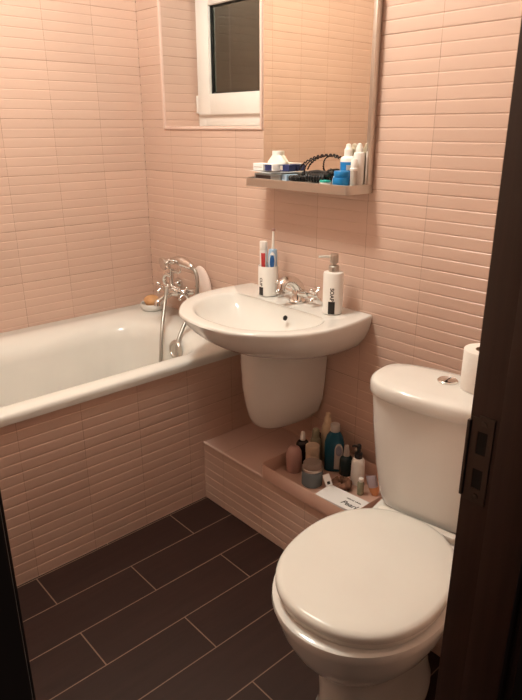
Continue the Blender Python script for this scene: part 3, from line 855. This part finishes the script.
# front-left to right
tb('pink_shaker', 'dusty pink round-topped bottle at the left end of the tray', 1.105, -.190, BZ, [(.024, 0), (.026, .003), (.027, .05), (.025, .07), (.018, .084), (.008, .090)], 'pinkp')
tb('dark_serum_bottle', 'dark brown bottle with white dropper cap behind the pink bottle', 1.072+.012, -.128, BZ, [(.021, 0), (.022, .002), (.022, .068), (.017, .078), (.009, .083)], 'darkb', [(.0085, .0825), (.0095, .084), (.0085, .100), (.006, .112), (.003, .114)], 'white')
tb('brown_flacon', 'small dark brown bottle at the very back left of the tray', 1.088, -.060, BZ, [(.018, 0), (.019, .002), (.019, .060), (.012, .068)], 'darkb', [(.011, .0675), (.012, .069), (.012, .085), (.010, .087)], 'darkb')
tb('face_cream_bottle', 'beige-capped bottle right behind the grey glass jar', 1.150, -.150, BZ, [(.021, 0), (.0225, .002), (.0225, .066), (.020, .070)], 'beige', [(.0228, .0702), (.0235, .072), (.0235, .094), (.022, .097), (.002, .0975)], 'beige')
tb('green_lotion_bottle', 'dull green bottle with beige cap between cream tube and beige-capped bottle', 1.117, -.100, BZ, [(.017, 0), (.018, .002), (.018, .085), (.014, .094)], 'green', [(.0125, .0935), (.013, .095), (.012, .122), (.010, .126)], 'green')
ct = thing('lotion_bottle', 'tall cream-coloured lotion bottle with narrow neck, tallest in the tray', 'bottle', (1.130, -.057, BZ))
obj('body', lathe([(.019, 0), (.0205, .002), (.0205, .110), (.018, .128), (.0125, .140)], n=26), M['cream'], ct)
obj('pump', lathe([(.012, .1395), (.0125, .141), (.0120, .158), (.008, .164), (.0085, .172), (.006, .176)], n=22), M['cream'], ct)
# mouthwash: flattened bottle with a white cap and a pale oval label
mw = thing('mouthwash_bottle', 'blue mouthwash bottle with white cap and pale label in the tray', 'bottle', (1.190, -.088, BZ), math.radians(38))
rings = [sup(0, 0, z, a_, b_, 2.8, 36) for z, a_, b_ in ((0, .030, .017), (.003, .032, .019), (.105, .032, .019), (.125, .026, .017), (.140, .017, .015), (.143, .015, .0145))]
obj('body', loft(rings), M['mouth'], mw)
obj('cap', lathe([(.0150, .1425), (.0158, .144), (.0152, .166), (.014, .168), (.002, .1685)], n=26), M['label_grey'], mw)
bm = bmesh.new()
lab = []
bm_box(bm, .002, .029, -.0200, -.0185, .012, .080, .0)
rings = []
for yy in (-.0200, -.0185): rings.append([(.0155 + .0135 * math.cos(2 * PI * i / 24), yy, .080 + .026 * math.sin(2 * PI * i / 24)) for i in range(24)])
loft(rings, bm=bm)
lbl = obj('label', bm, M['label_grey'], mw, smooth=False)
bm = bmesh.new(); rings = []
for yy in (-.0206, -.0199): rings.append([(.0155 + .0100 * math.cos(2 * PI * i / 24), yy, .080 + .019 * math.sin(2 * PI * i / 24)) for i in range(24)])
loft(rings, bm=bm); obj('oval_badge', bm, M['oval'], lbl, smooth=False)
tb('dropper_bottle', 'dark teal bottle with white dropper nozzle right of the mouthwash', 1.236, -.080, BZ, [(.020, 0), (.0215, .002), (.0215, .052), (.018, .062), (.010, .068)], 'tealdark', [(.0095, .0675), (.0105, .069), (.0085, .092), (.0065, .104), (.003, .106)], 'label_grey')
tb('beige_vial', 'small beige-capped vial standing behind the pump bottle', 1.256, -.046, BZ, [(.012, 0), (.013, .002), (.013, .062), (.010, .066)], 'beige', [(.010, .0655), (.0105, .067), (.0105, .086), (.008, .088)], 'beige')
pb = thing('pump_bottle', 'white pump bottle with black pump head in the tray', 'bottle', (1.297, -.095, BZ))
obj('body', lathe([(.020, 0), (.022, .002), (.021, .078), (.0175, .088), (.010, .092)], n=28), M['white'], pb)
bm = lathe([(.012, .0915), (.0125, .093), (.0125, .108), (.006, .111), (.006, .124), (.0075, .125), (.0075, .136), (.004, .139)], n=22)
tube([(0, 0, .131), (-.010, -.008, .132), (-.017, -.013, .129)], [.0045, .004, .003], bm=bm)
obj('pump_head', bm, M['black'], pb)
gj = thing('glass_jar', 'wide grey glass jar with brown lid and metal band, front of the tray', 'jar', (1.203, -.206, BZ))
obj('body', lathe([(.030, 0), (.033, .003), (.034, .045), (.032, .052), (.029, .055)], n=32), M['greyjar'], gj)
obj('band', lathe([(.0328, .0548), (.0335, .056), (.0335, .062), (.0325, .063)], n=32), M['steel'], gj)
obj('lid', lathe([(.0310, .0632), (.0312, .065), (.030, .076), (.026, .080), (.002, .081)], n=32), M['greylid'], gj)
# brown crumpled scrunchie
bm = bmesh.new(); rings = []
for i in range(40):
    a_ = 2 * PI * i / 40; k_ = 1 + .16 * math.sin(a_ * 9) + .06 * math.sin(a_ * 23)
    ring_ = []
    for j in range(10):
        b_ = 2 * PI * j / 10
        R_ = .021 + .0115 * k_ * math.cos(b_); ring_.append((R_ * math.cos(a_), R_ * math.sin(a_), .0125 * k_ * math.sin(b_)))
    rings.append(ring_)
loft(rings, bm=bm, wrap=True)
o = obj('hair_scrunchie', bm, M['scrunchie'], loc=(1.284, -.156, BZ + .0165), ang=80); tag(o, 'crumpled brown hair scrunchie lying before the dropper bottle', 'scrunchie')
# leaning tag
o = obj('paper_tag', box(-.012, .012, -.0008, .0008, 0, .036), M['paper'], smooth=False, loc=(1.271, -.200, BZ + .022))
o.rotation_euler = (math.radians(-22), math.radians(-30), math.radians(25)); tag(o, 'small white tag with dark print leaning right of the glass jar', 'tag')
k = obj('print', box(-.004, .006, -.0012, -.0006, .004, .013), M['ink'], o, smooth=False)
tb('clear_vial', 'small grey vial with white cap in front of the pump bottle', 1.345, -.138, BZ, [(.0095, 0), (.0105, .001), (.0105, .040), (.0075, .045)], 'green', [(.0070, .0445), (.0075, .046), (.0075, .056), (.006, .057)], 'white')
# flat white carton with lettering
wc = thing('white_carton', 'flat white carton with black script lettering lying in the tray', 'box', (1.350, -.222, BZ), math.radians(4))
obj('body', box(-.081, .079, -.038, .038, 0, .0215, .001, 1), M['paper'], wc, smooth=False)
def flat_text(body, size, x, y, z, rz, m, name, parent, shear=0.0):
    cu = bpy.data.curves.new(name, 'FONT'); cu.body = body; cu.size = size; cu.align_x = 'CENTER'; cu.align_y = 'CENTER'; cu.extrude = .0002; cu.shear = shear; cu.offset = size * .012
    t = bpy.data.objects.new(name, cu); COL.objects.link(t)
    me = bpy.data.meshes.new_from_object(t.evaluated_get(bpy.context.evaluated_depsgraph_get()))
    bpy.data.objects.remove(t); bpy.data.curves.remove(cu)
    me.materials.clear(); me.materials.append(m)
    o = bpy.data.objects.new(name, me); COL.objects.link(o); o.parent = parent; o.location = (x, y, z); o.rotation_euler = (0, 0, rz); return o
flat_text('Pearl', .026, .028, -.014, .0218, 0, M['ink'], 'lettering', wc, .3)
flat_text('natural white', .0095, .028, .012, .0218, 0, M['ink'], 'fine_print', wc)
tt = thing('orange_tube', 'orange and clear squeeze tube leaning at the right end of the tray', 'tube', (1.378, -.105, BZ + .001))
tt.rotation_euler = (math.radians(8), math.radians(-14), math.radians(30))
rings = [sup(0, 0, z, a_, b_, 2.2, 24) for z, a_, b_ in ((.0, .011, .011), (.012, .012, .011), (.014, .015, .013), (.032, .0155, .012))]
obj('lower_body', loft(rings), M['orange'], tt)
rings = [sup(0, 0, z, a_, b_, 2.2, 24) for z, a_, b_ in ((.0321, .0155, .012), (.050, .0155, .0085), (.066, .0155, .003), (.070, .0155, .0015))]
obj('upper_body', loft(rings), M['lilac'], tt)

# ---------------------------------------------------------------- toilet
TR = math.radians(8.5)
wcx, wcy = 1.672, -.261
tl = thing('toilet', 'white close-coupled toilet with closed lid beside the doorway', 'toilet', (wcx, wcy, 0), TR)
rings = []
for z, cy_, a_, bb, bf, e in ((0, -.25, .108, .20, .215, 2.3), (.012, -.25, .108, .20, .215, 2.3), (.03, -.25, .100, .195, .205, 2.3), (.10, -.25, .093, .19, .198, 2.2), (.165, -.255, .098, .19, .200, 2.2),
                             (.200, -.26, .103, .19, .200, 2.1), (.228, -.275, .118, .195, .208, 2.1), (.255, -.29, .138, .20, .218, 2.1), (.290, -.305, .158, .21, .228, 2.05), (.332, -.315, .174, .22, .238, 2.05),
                             (.366, -.320, .182, .225, .243, 2.05), (.382, -.322, .1855, .227, .247, 2.05), (.391, -.322, .184, .225, .245, 2.05), (.395, -.322, .177, .219, .237, 2.05)):
    k_ = 1.0 if z > .16 else 0.4
    rings.append(sup(-.010 * k_, cy_, z, a_, bb, e, 56, bf - .024 * k_))
bm = loft(rings)
rings = [sup(0, -.05, z, a_, b_, 3.5, 40) for z, a_, b_ in ((.245, .075, .09), (.26, .085, .10), (.33, .105, .112), (.392, .120, .115), (.404, .124, .116), (.408, .121, .113))]
loft(rings, bm=bm)
obj('pan', bm, M['ceramic'], tl, ang=50)
def egg(z, k): return sup(-.010, -.322, z, .1765 * k, .224 * k, 2.2, 60, .2065 * k)
obj('seat', loft([egg(.396, .95), egg(.3965, .965), egg(.405, .972), egg(.409, .965), egg(.4095, .94)]), M['plastic'], tl, ang=50)
obj('lid', loft([egg(.4100, .965), egg(.4105, .985), egg(.416, 1.0), egg(.424, .998), egg(.430, .978), egg(.4325, .935), egg(.4335, .80), egg(.434, .5)]), M['plastic'], tl, ang=50)
obj('hinge', box(-.10, .10, -.118, -.0965, .4092, .4275, .005), M['plastic'], tl)
# cistern
def cs(z, a_, b_, e=3.2, cy_=-.012, bf=None): return sup(0, cy_, z, a_, b_, e, 56, bf)
rings = [cs(.4095, .118, .060, bf=.066), cs(.416, .126, .068, bf=.074), cs(.44, .133, .070, bf=.080), cs(.52, .147, .072, bf=.090), cs(.62, .159, .073, bf=.098), cs(.70, .165, .074, bf=.102), cs(.7125, .166, .074, bf=.103)]
obj('cistern', loft(rings), M['ceramic'], tl, ang=50)
rings = [cs(z - .006, a_, b_, e_, bf=f_) for z, a_, b_, e_, f_ in ((.7192, .160, .072, 2.9, .100), (.7195, .171, .080, 2.9, .113), (.724, .174, .082, 2.9, .116), (.745, .173, .081, 2.9, .115), (.752, .170, .078, 2.9, .112), (.7555, .164, .073, 2.9, .106), (.758, .13, .055, 2.6, .080), (.759, .05, .02, 2.2, .03))]
obj('cistern_lid', loft(rings), M['ceramic'], tl, ang=50)
fb = obj('flush_button', lathe([(.0235, .749), (.0235, .756), (.021, .7585), (.019, .7580), (.018, .7575), (.002, .7578)], 0, -.005, 32), M['chrome'], tl)
obj('button_split', box(-.0006, .0006, -.024, .014, .7576, .7588), M['hole'], fb, smooth=False)
# toilet roll on the cistern
rl = thing('toilet_roll', 'white toilet paper roll standing on the cistern lid', 'toilet roll', (1.7445, -.246, .7535))
bm = loft([circ(0, 0, 0, .0445, 40), circ(0, 0, .001, .0452, 40), circ(0, 0, .091, .0452, 40), circ(0, 0, .092, .0445, 40), circ(0, 0, .092, .021, 40), circ(0, 0, 0, .021, 40)], wrap=True)
obj('paper', bm, M['tissue'], rl)
obj('cardboard_core', loft([circ(0, 0, 0, .0208, 32), circ(0, 0, .092, .0208, 32), circ(0, 0, .092, .0195, 32), circ(0, 0, 0, .0195, 32)], wrap=True), M['cardboard'], rl)
